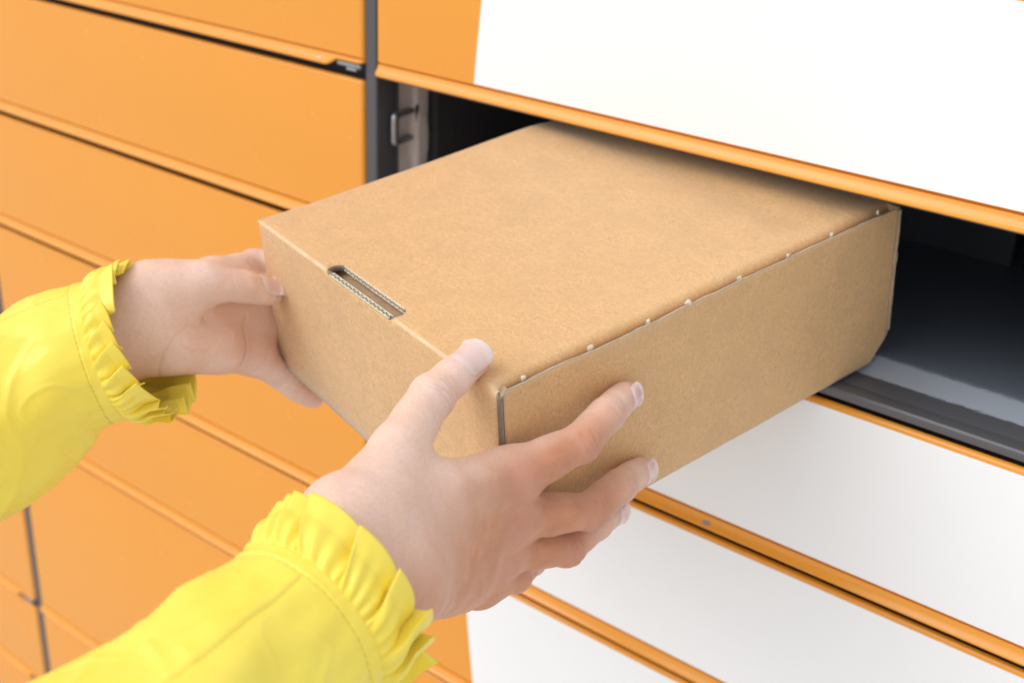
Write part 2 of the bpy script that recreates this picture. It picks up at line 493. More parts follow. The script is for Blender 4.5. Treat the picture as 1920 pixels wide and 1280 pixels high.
for col in (-2, -1, 0):
    x0 = col * COLP
    w = COLW

    for k in range(-4, 9):
        if col == 0 and k == 1:
            continue                      # this one stands open
        if col < 0 and k == 5:
            continue                      # two rows share one tall door here
        zt, zc = door_bounds(k)
        if col < 0 and k == 6:
            zt += P
        v, f = door_mesh(w, zt, zc)
        jx = random.uniform(-.0004, .0004)
        v = [(x + x0 + jx, y + 0.0, z) for x, y, z in v]
        d = link_mesh('locker_door', v, f, ORANGE)
        lk(d)
        add_hinge(x0 + w, zc, d)
        if col == 0:
            d['label'] = 'orange locker door with white printed area'
            pv, pf = make_print(zt, zc, w - 0.0045)
            pr = link_mesh('white_print', pv, pf, WHITE, smooth=False)
            pr.parent = d
        if (col, k) == (-1, 0): add_chip(-0.0114 - 0.040, zc, d, 0.55)
        if (col, k) == (-1, 1): add_chip(-0.0114 - 0.118, zc, d, 0.3)
        if (col, k) == (0, 2): add_chip(0.2735, zc, d, 1.0)

# smooth-shade by angle so face / crease / lip keep their edges
for o in list(COL.objects):
    if o.name.startswith('locker_door'):
        me = o.data
        me.set_sharp_from_angle(angle=R_(38))

ZTOP, ZBOT = 4 * P + 0.10, GROUND_Z + 0.06
XL, XR = -2 * COLP - 0.02, COLP + 0.02
# carcass behind the doors, with a real opening for the open compartment
opz0, opz1 = -0.1144, -0.0062            # floor and ceiling of the open compartment
DEP = 0.42
def panel(name, lo, hi, mat=CHARCOAL, bevel=0.0):
    return lk(box_obj(name, lo, hi, mat, None, bevel))
panel('carcass_panel', (XL, 0.019, ZBOT), (-0.012, 0.50, ZTOP))
panel('carcass_panel', (-0.0119, 0.019, opz1 + .001), (XR, 0.50, ZTOP))
panel('carcass_panel', (-0.0119, 0.019, ZBOT), (XR, 0.50, opz0 - 0.003))
panel('carcass_panel', (COLW + 0.004, 0.019, opz0 - 0.0029), (XR, 0.50, opz1 + 0.0009))
panel('plinth', (XL, 0.03, GROUND_Z), (XR, 0.48, ZBOT - 0.0005))
# mullions between the columns
for xm in (-COLP, 0.0):
    panel('mullion', (xm - 0.0112, 0.0012, ZBOT), (xm - 0.0010, 0.0188, ZTOP), CHARCOAL, 0.0015)
# inner flank of the open compartment: return flange, strike plate, side sheet
panel('side_flange', (-0.0118, 0.0192, opz0), (0.0002, 0.0205, opz1), CHARCOAL)
panel('compartment_wall', (-0.0115, 0.0555, opz0), (0.0, DEP, opz1), INTERIOR)
panel('compartment_wall', (COLW - 0.002, 0.0192, opz0), (COLW + 0.0038, DEP, opz1), INTERIOR)
panel('back_wall', (0.0001, 0.233, opz0), (0.345, 0.239, opz1), INTERIOR)
panel('back_wall', (-0.0115, DEP + .0002, opz0), (COLW + 0.0038, DEP + 0.006, opz1), INTERIOR)
panel('wall_rib', (0.0, 0.0575, opz0 + .001), (0.0012, 0.0592, opz1 - .001), CHARCOAL)

# strike plate with an oval relief and a wire-like staple for the door catch
def strike():
    bm = bmesh.new()
    ny, nz = 22, 40
    y0, y1 = 0.0212, 0.0530
    ys = [y0 + (y1 - y0) * i / (ny - 1) for i in range(ny)]
    zs = [opz0 + 0.001 + (opz1 - opz0 - 0.002) * j / (nz - 1) for j in range(nz)]
    g_ = []
    for y in ys:
        row = []
        for z in zs:
            step = 0.0022 * smooth01((y - 0.037) / 0.003)
            rr = math.hypot((y - 0.043) / 0.0085, (z + 0.058) / 0.020)
            relief = 0.0012 * (1 - smooth01((rr - 0.8) / 0.3))
            curl = 0.003 * smooth01((y - 0.0505) / 0.0025)
            row.append(bm.verts.new((-0.0030 + step + relief - curl, y, z)))
        g_.append(row)
    for i in range(ny - 1):
        for j in range(nz - 1):
            bm.faces.new((g_[i][j], g_[i + 1][j], g_[i + 1][j + 1], g_[i][j + 1]))
    return from_bm('strike_plate', bm, ZINC, None, True)
sp = lk(strike())
def tube(bm, pts, r, seg=8):
    rings = []
    for i, p in enumerate(pts):
        a = Vector(pts[max(0, i - 1)]); b = Vector(pts[min(len(pts) - 1, i + 1)])
        t = (b - a).normalized()
        u = t.orthogonal().normalized() if i == 0 else (rings_u - t * rings_u.dot(t)).normalized()
        rings_u = u
        v = t.cross(u)
        rr = r[i] if isinstance(r, (list, tuple)) else r
        rings.append([bm.verts.new(Vector(p) + rr * (u * math.cos(2 * math.pi * k / seg) + v * math.sin(2 * math.pi * k / seg))) for k in range(seg)])
    for i in range(len(rings) - 1):
        for k in range(seg):
            bm.faces.new((rings[i][k], rings[i][(k + 1) % seg], rings[i + 1][(k + 1) % seg], rings[i + 1][k]))
    bm.faces.new(rings[0][::-1]); bm.faces.new(rings[-1])
bm = bmesh.new()
zc_ = -0.0475
for dz in (0.0085, -0.0085):
    pass
def rounded_path(pts, rad, n=4):
    out = [Vector(pts[0])]
    for i in range(1, len(pts) - 1):
        a, b, c = Vector(pts[i - 1]), Vector(pts[i]), Vector(pts[i + 1])
        p, q = b + (a - b).normalized() * rad, b + (c - b).normalized() * rad
        for k in range(n + 1):
            t = k / n
            out.append((1 - t) ** 2 * p + 2 * t * (1 - t) * b + t * t * q)
    out.append(Vector(pts[-1]))
    return out
LZ0, LZ1 = -0.0575, -0.0395
tube(bm, rounded_path([(-0.004, 0.0375, LZ1 + .002), (0.0060, 0.0106, LZ1 + .0045), (0.0060, 0.0106, LZ0 + .0045), (-0.004, 0.0375, LZ0 + .002)], 0.002), 0.0023, 8)
lk(from_bm('latch_staple', bm, STEEL, None, True))
bm = bmesh.new()
add_box(bm, (-0.0036, 0.0385, LZ0 - .001), (-0.0006, 0.0412, LZ1 + .006), 0.0003)
lk(from_bm('staple_slot', bm, INTERIOR))
bm = bmesh.new()                                                   # bolt hole in the side sheet
for k in range(1):
    n = 20
    o1 = [bm.verts.new((0.0004, 0.0783 + 0.0052 * math.cos(2 * math.pi * i / n), -0.0562 + 0.0052 * math.sin(2 * math.pi * i / n))) for i in range(n)]
    o2 = [bm.verts.new((0.0011, 0.0783 + 0.0040 * math.cos(2 * math.pi * i / n), -0.0562 + 0.0040 * math.sin(2 * math.pi * i / n))) for i in range(n)]
    o3 = [bm.verts.new((-0.002, 0.0783 + 0.0028 * math.cos(2 * math.pi * i / n), -0.0562 + 0.0028 * math.sin(2 * math.pi * i / n))) for i in range(n)]
    for i in range(n):
        j = (i + 1) % n
        bm.faces.new((o1[i], o1[j], o2[j], o2[i])); bm.faces.new((o2[i], o2[j], o3[j], o3[i]))
lk(from_bm('bolt_hole', bm, INTERIOR, None, True))

# compartment floor: nose, flat shelf, raised step, floor sheet
def sweep_profile(name, prof, x0, x1, mat, nx=2):
    xs = [x0 + (x1 - x0) * i / (nx - 1) for i in range(nx)]
    v = [(x, y, z) for x in xs for y, z in prof]
    o = link_mesh(name, v, grid_faces(nx, len(prof)), mat)
    o.data.set_sharp_from_angle(angle=R_(35))
    return lk(o)
FZ = opz0
prof = [(0.016, FZ - 0.0068), (0.004, FZ - 0.0068), (0.0022, FZ - 0.0062), (0.0012, FZ - 0.0045), (0.0010, FZ - 0.0016), (0.0018, FZ - 0.0006), (0.0034, FZ - 0.0002),
        (0.010, FZ - .0001), (0.0125, FZ - 0.0009), (0.015, FZ - .0001), (0.0255, FZ), (0.0270, FZ + 0.0003), (0.0290, FZ + 0.0010), (0.0400, FZ + 0.0062), (0.0425, FZ + 0.0070), (0.045, FZ + 0.0072), (0.06, FZ + 0.0072), (DEP, FZ + 0.0072)]
sweep_profile('compartment_floor', prof, -0.0002, COLW - 0.0022, FLOOR)
# seal strip under the lip of the door above
panel('door_seal', (0.002, -0.0006, -0.0088), (COLW - 0.034, 0.004, -0.0073), CHARCOAL)

# ------------------------------------------------------------------ cardboard box
BR = Matrix(BOX['R']); BO = Vector(BOX['O']); bw, bh, bl = BOX['w'], BOX['h'], BOX['l']
cor = {k: Vector(v) for k, v in BOX['cor'].items()}
cen = sum(cor.values(), Vector()) / 8
carton = thing('cardboard_box', 'brown corrugated cardboard box with a hand slot, being slid out of the open compartment', 'cardboard box', tuple(cen))
def boxmap(a, b, c):
    """box-local metres (a: -w..0, b: 0..l, c: -h..0) to world, with the carton's slight skew"""
    u, v, t = a / bw + 1, b / bl, c / bh + 1
    def mixv(p, q, s): return p * (1 - s) + q * s
    bot = mixv(mixv(cor['BFL'], cor['BFR'], u), mixv(cor['BBL'], cor['BBR'], u), v)
    top = mixv(mixv(cor['TFL'], cor['TFR'], u), mixv(cor['TBL'], cor['TBR'], u), v)
    return mixv(bot, top, t)
def carton_part(name, loc_verts, faces, mat, parent=None, smooth=True, solid=None, wear=None):
    wv = [boxmap(*p) - cen for p in loc_verts]
    o = link_mesh(name, wv, faces, mat, None, smooth)
    o.parent = parent if parent is not None else carton
    if wear is not None:
        at = o.data.attributes.new('wear', 'FLOAT', 'POINT')
        at.data.foreach_set('value', wear)
    if solid:
        md = o.modifiers.new('thickness', 'SOLIDIFY')
        md.thickness = solid; md.offset = -1; md.use_rim = True
        md.use_even_offset = False
        if len(o.data.materials) > 1:
            md.material_offset_rim = 1; md.material_offset = 0
    return o
TH = 0.0030
def nz(x, y, z, s=1.0): return noise.noise(Vector((x, y, z)) * s)

# lid: one sheet, top bent down over the front; slot die-cut at the fold
RF = 0.0022
fold_len = RF * math.pi / 2
def lid_pos(u, t):
    """u across (a), t unrolled: t>=0 top (b = t), t<0 goes round the fold and down the front"""
    if t >= RF:
        b, c, s = t, 0.0, 0
    elif t >= RF - fold_len:
        an = (RF - t) / RF
        b, c = RF - RF * math.sin(an), -RF + RF * math.cos(an)
    else:
        b, c = 0.0, -RF - (RF - fold_len - t)
    a = u
    if u > -0.0102 and t > 0.004:                      # right edge of the top curls down
        rr = 0.0052
        an = min(1.35, (u + 0.0102) / rr)
        a = -0.0102 + rr * math.sin(an) * 0.93
        c += -rr * (1 - math.cos(an)) - max(0, (u + .0102) - 1.35 * rr) * .95
        a = min(a, -0.0052)
    if t > RF:                                          # board is never dead flat
        wv = min(1, (t - RF) / .03) * min(1, max(0, (-u) / .02))
        c += wv * (0.0009 * nz(u, t, 0.3, 14) - 0.0005)
        # dented stripe across the lid near the back
        c -= 0.0016 * wv * math.exp(-((t - 0.205 - 0.03 * (u + .1)) / 0.012) ** 2) * smooth01((-u) / .03)
    if t < -0.01:
        wv = min(1, (-t - 0.01) / 0.03) * min(1, -u / 0.02 + 0.0) * min(1, (u + bw) / .02)
        b += wv * 0.0007 * nz(u, t, 4.1, 18)
    if u < -bw + 0.003:                                # left edge rolls round to the hidden side
        b2 = -bw + 0.003 - u
        c -= 0.0 if t < 0 else 0.25 * b2
        if t < 0.0: b += 0.6 * b2
    return a, b, c
def rounded_slot(x0, x1, y0, y1, r, n=5):
    pts = []
    for cx, cy, a0 in ((x1 - r, y1 - r, 0), (x0 + r, y1 - r, 90), (x0 + r, y0 + r, 180), (x1 - r, y0 + r, 270)):
        for k in range(n + 1):
            a = R_(a0 + 90 * k / n)
            pts.append((cx + r * math.cos(a), cy + r * math.sin(a)))
    return pts
slot = rounded_slot(-0.1395, -0.0785, -0.0012, 0.0092, 0.0042)
t_end = RF - fold_len - (bh - RF) + 0.0008
outer = []
def seg(p, q, n):
    for k in range(n):
        outer.append((p[0] + (q[0] - p[0]) * k / n, p[1] + (q[1] - p[1]) * k / n))
UL = -bw
seg((UL, bl), (UL, RF), 40); seg((UL, RF), (UL, RF - fold_len), 5); seg((UL, RF - fold_len), (UL, t_end), 16)
seg((UL, t_end), (0.0006, t_end), 40); seg((0.0006, t_end), (0.0006, RF - fold_len), 24); seg((0.0006, RF - fold_len), (-0.0006, 0.0020), 5)
seg((-0.0006, 0.0020), (0.0024, 0.0046), 4); seg((0.0024, 0.0046), (0.0028, bl), 60); seg((0.0028, bl), (UL, bl), 40)
pts = list(outer); edges = [(i, (i + 1) % len(outer)) for i in range(len(outer))]
so = len(pts); pts += slot
edges += [(so + i, so + (i + 1) % len(slot)) for i in range(len(slot))]
def inside_slot(x, y, m=0.0):
    return -0.1395 - m < x < -0.0785 + m and -0.0012 - m < y < 0.0092 + m
ts = [RF - fold_len * k / 5 for k in range(6)]
tg = [bl * k / 60 + .003 for k in range(1, 60)] + ts + [RF - fold_len - 0.0025 * k for k in range(1, 33) if RF - fold_len - .0025 * k > t_end + .001]
ug = [UL + bw * k / 56 for k in range(1, 56)] + [UL + .0015, UL + .003, -0.0110, -0.0102, -0.0094, -0.0086, -0.0078, -0.007, -0.0060, -0.005, -0.004, -0.003, -0.002, -0.001, 0.0002, 0.0014]
for t in tg:
    for u in ug:
        if u > -0.0012 and t < 0.0052: continue
        if inside_slot(u, t, 0.0009): continue
        pts.append((u, t))
res = delaunay_2d_cdt([Vector(p) for p in pts], edges, [], 0, 1e-6)
cv, cf_ = res[0], res[2]
def in_poly(x, y, poly):
    c = False; n = len(poly); j = n - 1
    for i in range(n):
        xi, yi = poly[i]; xj, yj = poly[j]
        if (yi > y) != (yj > y) and x < (xj - xi) * (y - yi) / (yj - yi) + xi: c = not c
        j = i
    return c
faces = []
for f in cf_:
    mx = sum(cv[i][0] for i in f) / len(f); my = sum(cv[i][1] for i in f) / len(f)
    if not in_poly(mx, my, outer): continue
    if in_poly(mx, my, slot): continue
    faces.append(tuple(f))
wear = []
for p in cv:
    d_ = abs(p[1] - (RF - fold_len * .5))
    w_ = math.exp(-(d_ / 0.00085) ** 2) * (0.55 + 0.5 * nz(p[0], 0.2, 0.7, 120)) * (0.9 if p[0] < -0.03 else 0.35)
    wc = math.exp(-((p[0] + .002) ** 2 + (p[1] - .004) ** 2) / 0.006 ** 2) * 0.4
    wr = math.exp(-((p[0] + 0.0065) / 0.003) ** 2) * 0.12 * (0.6 + nz(p[1], 3, 1, 60)) if p[1] > 0.01 else 0
    wear.append(max(0, min(0.9, max(w_, wc, wr))))
lid = carton_part('lid', [lid_pos(p[0], p[1]) for p in cv], faces, [KRAFT, KRAFT_CUT], solid=TH, wear=wear)
# make the front-facing orientation outward
lid.data.flip_normals() if lid.data.polygons[0].normal.dot(BR @ Vector((0, 0, 1))) < 0 and faces and cv[faces[0][0]][1] > .01 else None
def orient(o, local_dir):
    """flip so that the mean normal looks along local_dir (box frame)"""
    n = Vector()
    for p in o.data.polygons: n += p.normal * p.area
    if n.dot(BR @ Vector(local_dir)) < 0: o.data.flip_normals()
orient(lid, (0, -0.3, 1))

# corrugated medium showing in the cut edges of the slot
def flutes(name, path, h, amp, pitch, parent, mat, depth_dir):
    """zig-zag ribbon running along path (list of local points); h offset is along depth_dir"""
    L_ = [0]
    for p, q in zip(path, path[1:]): L_.append(L_[-1] + (Vector(q) - Vector(p)).length)
    n = int(L_[-1] / pitch * 8)
    v = []
    for i in range(n + 1):
        s = L_[-1] * i / n
        k = max(j for j in range(len(L_)) if L_[j] <= s + 1e-9); k = min(k, len(path) - 2)
        t = (s - L_[k]) / max(1e-9, L_[k + 1] - L_[k])
        p = Vector(path[k]).lerp(Vector(path[k + 1]), t)
        off = -h - amp * math.sin(2 * math.pi * s / pitch + 0.6 * nz(s, 1, 2, 200))
        for dd in (-.00022, .00022):
            q = p + Vector(depth_dir) * (off + dd)
            v.append(tuple(q))
    fs = [(2 * i, 2 * i + 2, 2 * i + 3, 2 * i + 1) for i in range(n)]
    return carton_part(name, v, fs, mat, parent, True, solid=0.0006)
for dd_, am_, m_ in ((0.0015, 0.0009, KRAFT_PALE), (0.0003, 0.0, KRAFT_PALE), (0.0027, 0.0, KRAFT_PALE)):
    flutes('corrugation' if am_ else 'board_liner', [(-0.136, 0.0089, 0.0), (-0.0825, 0.0089, 0.0)], dd_, am_, 0.0036, lid, m_, (0, 0, 1))
fc = lid_pos(-.1, -0.0012)[2] + 0.0002
for dd_, am_, m_ in ((0.0015, 0.0009, KRAFT_PALE), (0.0003, 0.0, KRAFT_PALE), (0.0027, 0.0, KRAFT_PALE)):
    flutes('corrugation' if am_ else 'board_liner', [(-0.136, 0, fc), (-0.0825, 0, fc)], dd_, am_, 0.0036, lid, m_, (0, -1, 0))

def sheet(name, origin, du, dv, nu, nv, mat, bulge=0.0006, solid=TH, seed=0, edge=None, parent=None, wearf=None):
    v = []
    o_, a_, b_ = Vector(origin), Vector(du), Vector(dv)
    nn = a_.cross(b_).normalized()
    wr = []
    for i in range(nu):
        for j in range(nv):
            s, t = i / (nu - 1), j / (nv - 1)
            p = o_ + a_ * s + b_ * t
            k = min(1, 8 * min(s, 1 - s)) * min(1, 8 * min(t, 1 - t))
            p += nn * bulge * k * nz(p.x + seed, p.y, p.z, 16)
            if edge: p += Vector(edge(s, t, p))
            v.append(tuple(p))
            wr.append(wearf(s, t) if wearf else 0.0)
    return carton_part(name, v, grid_faces(nu, nv), mat, parent, True, solid=solid, wear=wr)

# right side panel: ragged cut along the top, bowed out where the board gapes, clipped back corner
def side_edge(s, t, p):
    dz = 0.0; dx = 0.0; db = 0.0
    if t > 0.9:
        k = (t - 0.9) / 0.1
        dz = k * (0.0006 * nz(s * 13, 0.3, 9.0) + 0.0004 * nz(s * 150, 2.3, 1.0))
        dx = k * (0.0011 * math.exp(-((s - 0.26) / 0.10) ** 2) + 0.0004 * nz(s * 25, 7, 3))
        dz -= k * 0.0010 * smooth01((s - .85) / .15)
    if t < 0.06 and s > 0.97:
        pass
    if s > 0.93:                                         # clipped lower back corner
        lim = 0.13
        if t < lim: db = -(s - 0.93) / 0.07 * (1 - t / lim) * 0.012
    dx += 0.0003 * nz(s * 9, t * 6, 1)
    return (dx, db, dz)
side = sheet('side_panel', (-0.0002, 0.0040, -bh), (0, bl - 0.0058, 0), (0, 0, bh - 0.0008), 150, 50, [KRAFT, KRAFT_CUT], 0.0007, 0.0010, 5, side_edge,
             wearf=lambda s, t: 0.30 * smooth01((t - .975) / .02) + 0.15 * smooth01((.012 - s) / .01))
orient(side, (1, 0, 0))
# liner of the cut top edge, crushed and pale in places
v = []; n = 220
for i in range(n + 1):
    s = i / n
    b = 0.0046 + (bl - 0.008) * s
    dx = 0.0011 * math.exp(-((s - 0.26) / 0.10) ** 2) + 0.0004 * nz(s * 25, 7, 3)
    dz = -0.0006 + 0.0006 * nz(s * 13, 0.3, 9.0) + 0.0004 * nz(s * 150, 2.3, 1.0) - 0.0010 * smooth01((s - .85) / .15)
    wd = max(0.0001, 0.0002 + 0.0007 * nz(s * 24, 5, 5))
    v += [(0.00005 + dx, b, dz + 0.00012), (dx - wd, b, dz + 0.00025 + 0.0003 * nz(s * 80, 1, 8))]
liner = carton_part('cut_liner', v, [(2 * i, 2 * i + 2, 2 * i + 3, 2 * i + 1) for i in range(n)], KRAFT_LINER, side, True, solid=0.0003)
# perforation nubs left along the cut
for i, (a, b) in enumerate([(-.0011, .0161), (-.0005, .0522), (.0003, .0853), (0, .110), (-.0004, .1435), (-.0006, .1762), (-.001, .2081), (-.0016, .2434)]):
    bm = bmesh.new()
    bmesh.ops.create_icosphere(bm, subdivisions=2, radius=1.0)
    sx_, sy_ = random.uniform(.7, 1.2), random.uniform(.6, 1.15)
    sc_ = random.uniform(0.75, 1.15)
    vl = []
    for vt in bm.verts:
        r_ = 1 + 0.9 * nz(vt.co.x * 1.9 + i * 3, vt.co.y * 1.9, vt.co.z * 1.9)
        q = Vector((vt.co.x * 0.0009 * sx_, vt.co.y * 0.0014 * sy_, vt.co.z * 0.0014)) * r_ * sc_
        vl.append((a - 0.0006 + q.x - .0002, b + q.y, 0.0000 + q.z))
    fl = [tuple(x.index for x in f.verts) for f in bm.faces]
    bm.free()
    carton_part('perforation_nub', vl, fl, KRAFT_PALE, side)
# front right corner: torn flap corner standing in the gap
flap = sheet('tuck_flap', (-0.0042, 0.0036, -bh + .002), (0.0028, 0.0, 0), (0, 0, bh - 0.0060), 4, 60, KRAFT_CUT, 0.0, 0.0005, 2,
             lambda s, t, p: (0.0010 * nz(t * 18, s, 2) * s, 0.0006 * nz(t * 30, 3, s), 0.0))
tear = carton_part('torn_corner', [(-0.0040, 0.0030, -0.0040), (-0.0012, 0.0030, -0.0036), (-0.0004, 0.0062, -0.0002), (-0.0026, 0.0058, 0.0002), (-0.0016, 0.0044, -0.0024)],
                   [(0, 1, 4), (1, 2, 4), (2, 3, 4), (3, 0, 4)], KRAFT_IN, None, False, solid=0.0005)
# remaining panels
pn = sheet('side_panel', (-bw + 0.0006, 0.004, -bh), (0, bl - 0.005, 0), (0, 0, bh - 0.003), 30, 14, KRAFT, 0.0006, TH, 9); orient(pn, (-1, 0, 0))
pn = sheet('back_panel', (-bw + 0.003, bl - 0.0002, -bh + .0125), (bw - 0.0036, 0, 0), (0, 0, bh - 0.0137), 30, 14, KRAFT, 0.0005, TH, 12); orient(pn, (0, 1, 0))
pn = sheet('bottom_panel', (-bw + 0.002, 0.0006, -bh + 0.0006), (bw - 0.004, 0, 0), (0, bl - 0.008, 0), 30, 30, KRAFT, 0.0005, TH, 15); orient(pn, (0, 0, -1))
# pale raw edge of the back panel showing past the side panel
sheet('back_edge', (0.0004, bl - 0.0016, -bh + 0.016), (0, 0.0016, 0), (0, 0, bh - 0.0185), 3, 60, KRAFT_IN, 0, 0.0010, 3,
      lambda s, t, p: (0.0003 * nz(t * 14, 0, 2), 0.0007 * nz(t * 9, s, 5), 0))
# inside the slot: inner flap with a doubled edge
fl_ = sheet('inner_flap', (-0.150, 0.0135, -0.0050), (0.082, 0, 0), (0, -0.0105, -0.0040), 30, 8, KRAFT_IN, 0.0005, 0.0028, 21)
orient(fl_, (0, 0, 1))
fl2 = sheet('inner_flap', (-0.112, 0.0060, -0.0050), (0.042, 0, 0), (0, -0.0020, -0.0008), 20, 4, KRAFT_PALE, 0.0003, 0.0009, 22)
orient(fl2, (0, 0, 1))

# ------------------------------------------------------------------ person: hands
person = thing('person', 'person in a yellow raincoat with ruffled cuffs, both hands gripping the cardboard box', 'person', tuple(RS[-1][:3]))
PO = Vector(person.location)
VOX = 0.00062

class Field:
    def __init__(self, lo, hi, h):
        self.lo = np.array(lo, np.float32); self.h = h
        self.n = np.ceil((np.array(hi) - lo) / h).astype(int) + 1
        self.ax = [self.lo[i] + np.arange(self.n[i], dtype=np.float32) * h for i in range(3)]
        self.d = np.full(tuple(self.n), 0.05, np.float32)
    def win(self, lo, hi):
        a = np.clip(np.floor((lo - self.lo) / self.h).astype(int), 0, self.n - 1)
        b = np.clip(np.ceil((hi - self.lo) / self.h).astype(int) + 1, 1, self.n)
        s = tuple(slice(i, j) for i, j in zip(a, b))
        X = np.meshgrid(*[self.ax[i][s[i]] for i in range(3)], indexing='ij', sparse=True)
        return s, X

def cone_d(X, a, b, ra, rb):
    ab = b - a
    px, py, pz = X[0] - a[0], X[1] - a[1], X[2] - a[2]
    t = np.clip((px * ab[0] + py * ab[1] + pz * ab[2]) / max(1e-12, float(ab @ ab)), 0, 1)
    t = t.astype(np.float32)
    d = np.sqrt((px - t * ab[0]) ** 2 + (py - t * ab[1]) ** 2 + (pz - t * ab[2]) ** 2)
    return d - (ra + (rb - ra) * t)

def smin(a, b, k):
    h = np.maximum(k - np.abs(a - b), 0) / k
    return np.minimum(a, b) - h * h * k * 0.25

def add_cone(F, a, b, ra, rb, k):
    a, b = np.array(a[:3], np.float32), np.array(b[:3], np.float32)
    m = max(ra, rb) + k + 0.006
    s, X = F.win(np.minimum(a, b) - m, np.maximum(a, b) + m)
    F.d[s] = smin(F.d[s], cone_d(X, a, b, ra, rb), k)

def groove(F, pts, w, depth):
    pts = [np.array(p, np.float32) for p in pts]
    lo = np.min(pts, 0) - 4 * w; hi = np.max(pts, 0) + 4 * w
    s, X = F.win(lo, hi)
    dd = None
    for a, b in zip(pts, pts[1:]):
        q = cone_d(X, a, b, 0, 0)
        dd = q if dd is None else np.minimum(dd, q)
    F.d[s] += depth * np.exp(-(dd / w) ** 2)

def surface_nets(F):
    d = F.d; n = d.shape
    ins = d < 0
    cnt = np.zeros((n[0] - 1, n[1] - 1, n[2] - 1), np.int8)
    for i in (0, 1):
        for j in (0, 1):
            for k in (0, 1):
                cnt += ins[i:n[0] - 1 + i, j:n[1] - 1 + j, k:n[2] - 1 + k]
    act = (cnt > 0) & (cnt < 8)
    ci = np.argwhere(act)
    idx = -np.ones(act.shape, np.int32); idx[act] = np.arange(len(ci))
    acc = np.zeros((len(ci), 3)); num = np.zeros(len(ci))
    cs = [(i, j, k) for i in (0, 1) for j in (0, 1) for k in (0, 1)]
    for p in cs:
        for ax in range(3):
            if p[ax]: continue
            q = list(p); q[ax] = 1
            dp = d[ci[:, 0] + p[0], ci[:, 1] + p[1], ci[:, 2] + p[2]]
            dq = d[ci[:, 0] + q[0], ci[:, 1] + q[1], ci[:, 2] + q[2]]
            m = (dp < 0) != (dq < 0)
            t = np.where(m, dp / np.where(m, dp - dq, 1), 0)
            pos = np.array(p)[None] + np.zeros((len(ci), 3)); pos[:, ax] += t
            acc += pos * m[:, None]; num += m
    V = F.lo + (ci + acc / num[:, None]) * F.h
    quads = []
    for ax in range(3):
        o = [a for a in range(3) if a != ax]
        sl0 = [slice(None)] * 3; sl1 = [slice(None)] * 3
        sl0[ax] = slice(0, n[ax] - 1); sl1[ax] = slice(1, n[ax])
        ch = ins[tuple(sl0)] != ins[tuple(sl1)]
        e = np.argwhere(ch)
        e = e[(e[:, o[0]] > 0) & (e[:, o[1]] > 0) & (e[:, o[0]] < n[o[0]] - 1) & (e[:, o[1]] < n[o[1]] - 1)]
        def cell(d0, d1):
            c = e.copy(); c[:, o[0]] -= d0; c[:, o[1]] -= d1
            return idx[c[:, 0], c[:, 1], c[:, 2]]
        q = np.stack([cell(1, 1), cell(0, 1), cell(0, 0), cell(1, 0)], 1)
        flip = ins[e[:, 0], e[:, 1], e[:, 2]]
        if ax == 1: flip = ~flip
        q[~flip] = q[~flip][:, ::-1]
        quads.append(q)
    return V, np.concatenate(quads)

def sample(F, P_):
    """trilinear sample of field and gradient"""
    g = (P_ - F.lo) / F.h
    i = np.clip(np.floor(g).astype(int), 0, F.n - 2); f = g - i
    r = 0
    for a in (0, 1):
        for b in (0, 1):
            for c in (0, 1):
                w_ = (f[:, 0] if a else 1 - f[:, 0]) * (f[:, 1] if b else 1 - f[:, 1]) * (f[:, 2] if c else 1 - f[:, 2])
                r = r + w_ * F.d[i[:, 0] + a, i[:, 1] + b, i[:, 2] + c]
    return r

def settle(F, Q):
    """slide points onto the skin"""
    for _ in range(12):
        e = F.h
        g_ = np.stack([sample(F, Q + np.array(o) * e) - sample(F, Q - np.array(o) * e) for o in ((1, 0, 0), (0, 1, 0), (0, 0, 1))], 1)
        g_ /= np.maximum(1e-9, np.linalg.norm(g_, axis=1, keepdims=True))
        Q = Q - g_ * (sample(F, Q) * 0.8)[:, None]
    return Q

def V3(p): return np.array(p[:3], float)
def unit(v): return v / np.linalg.norm(v)

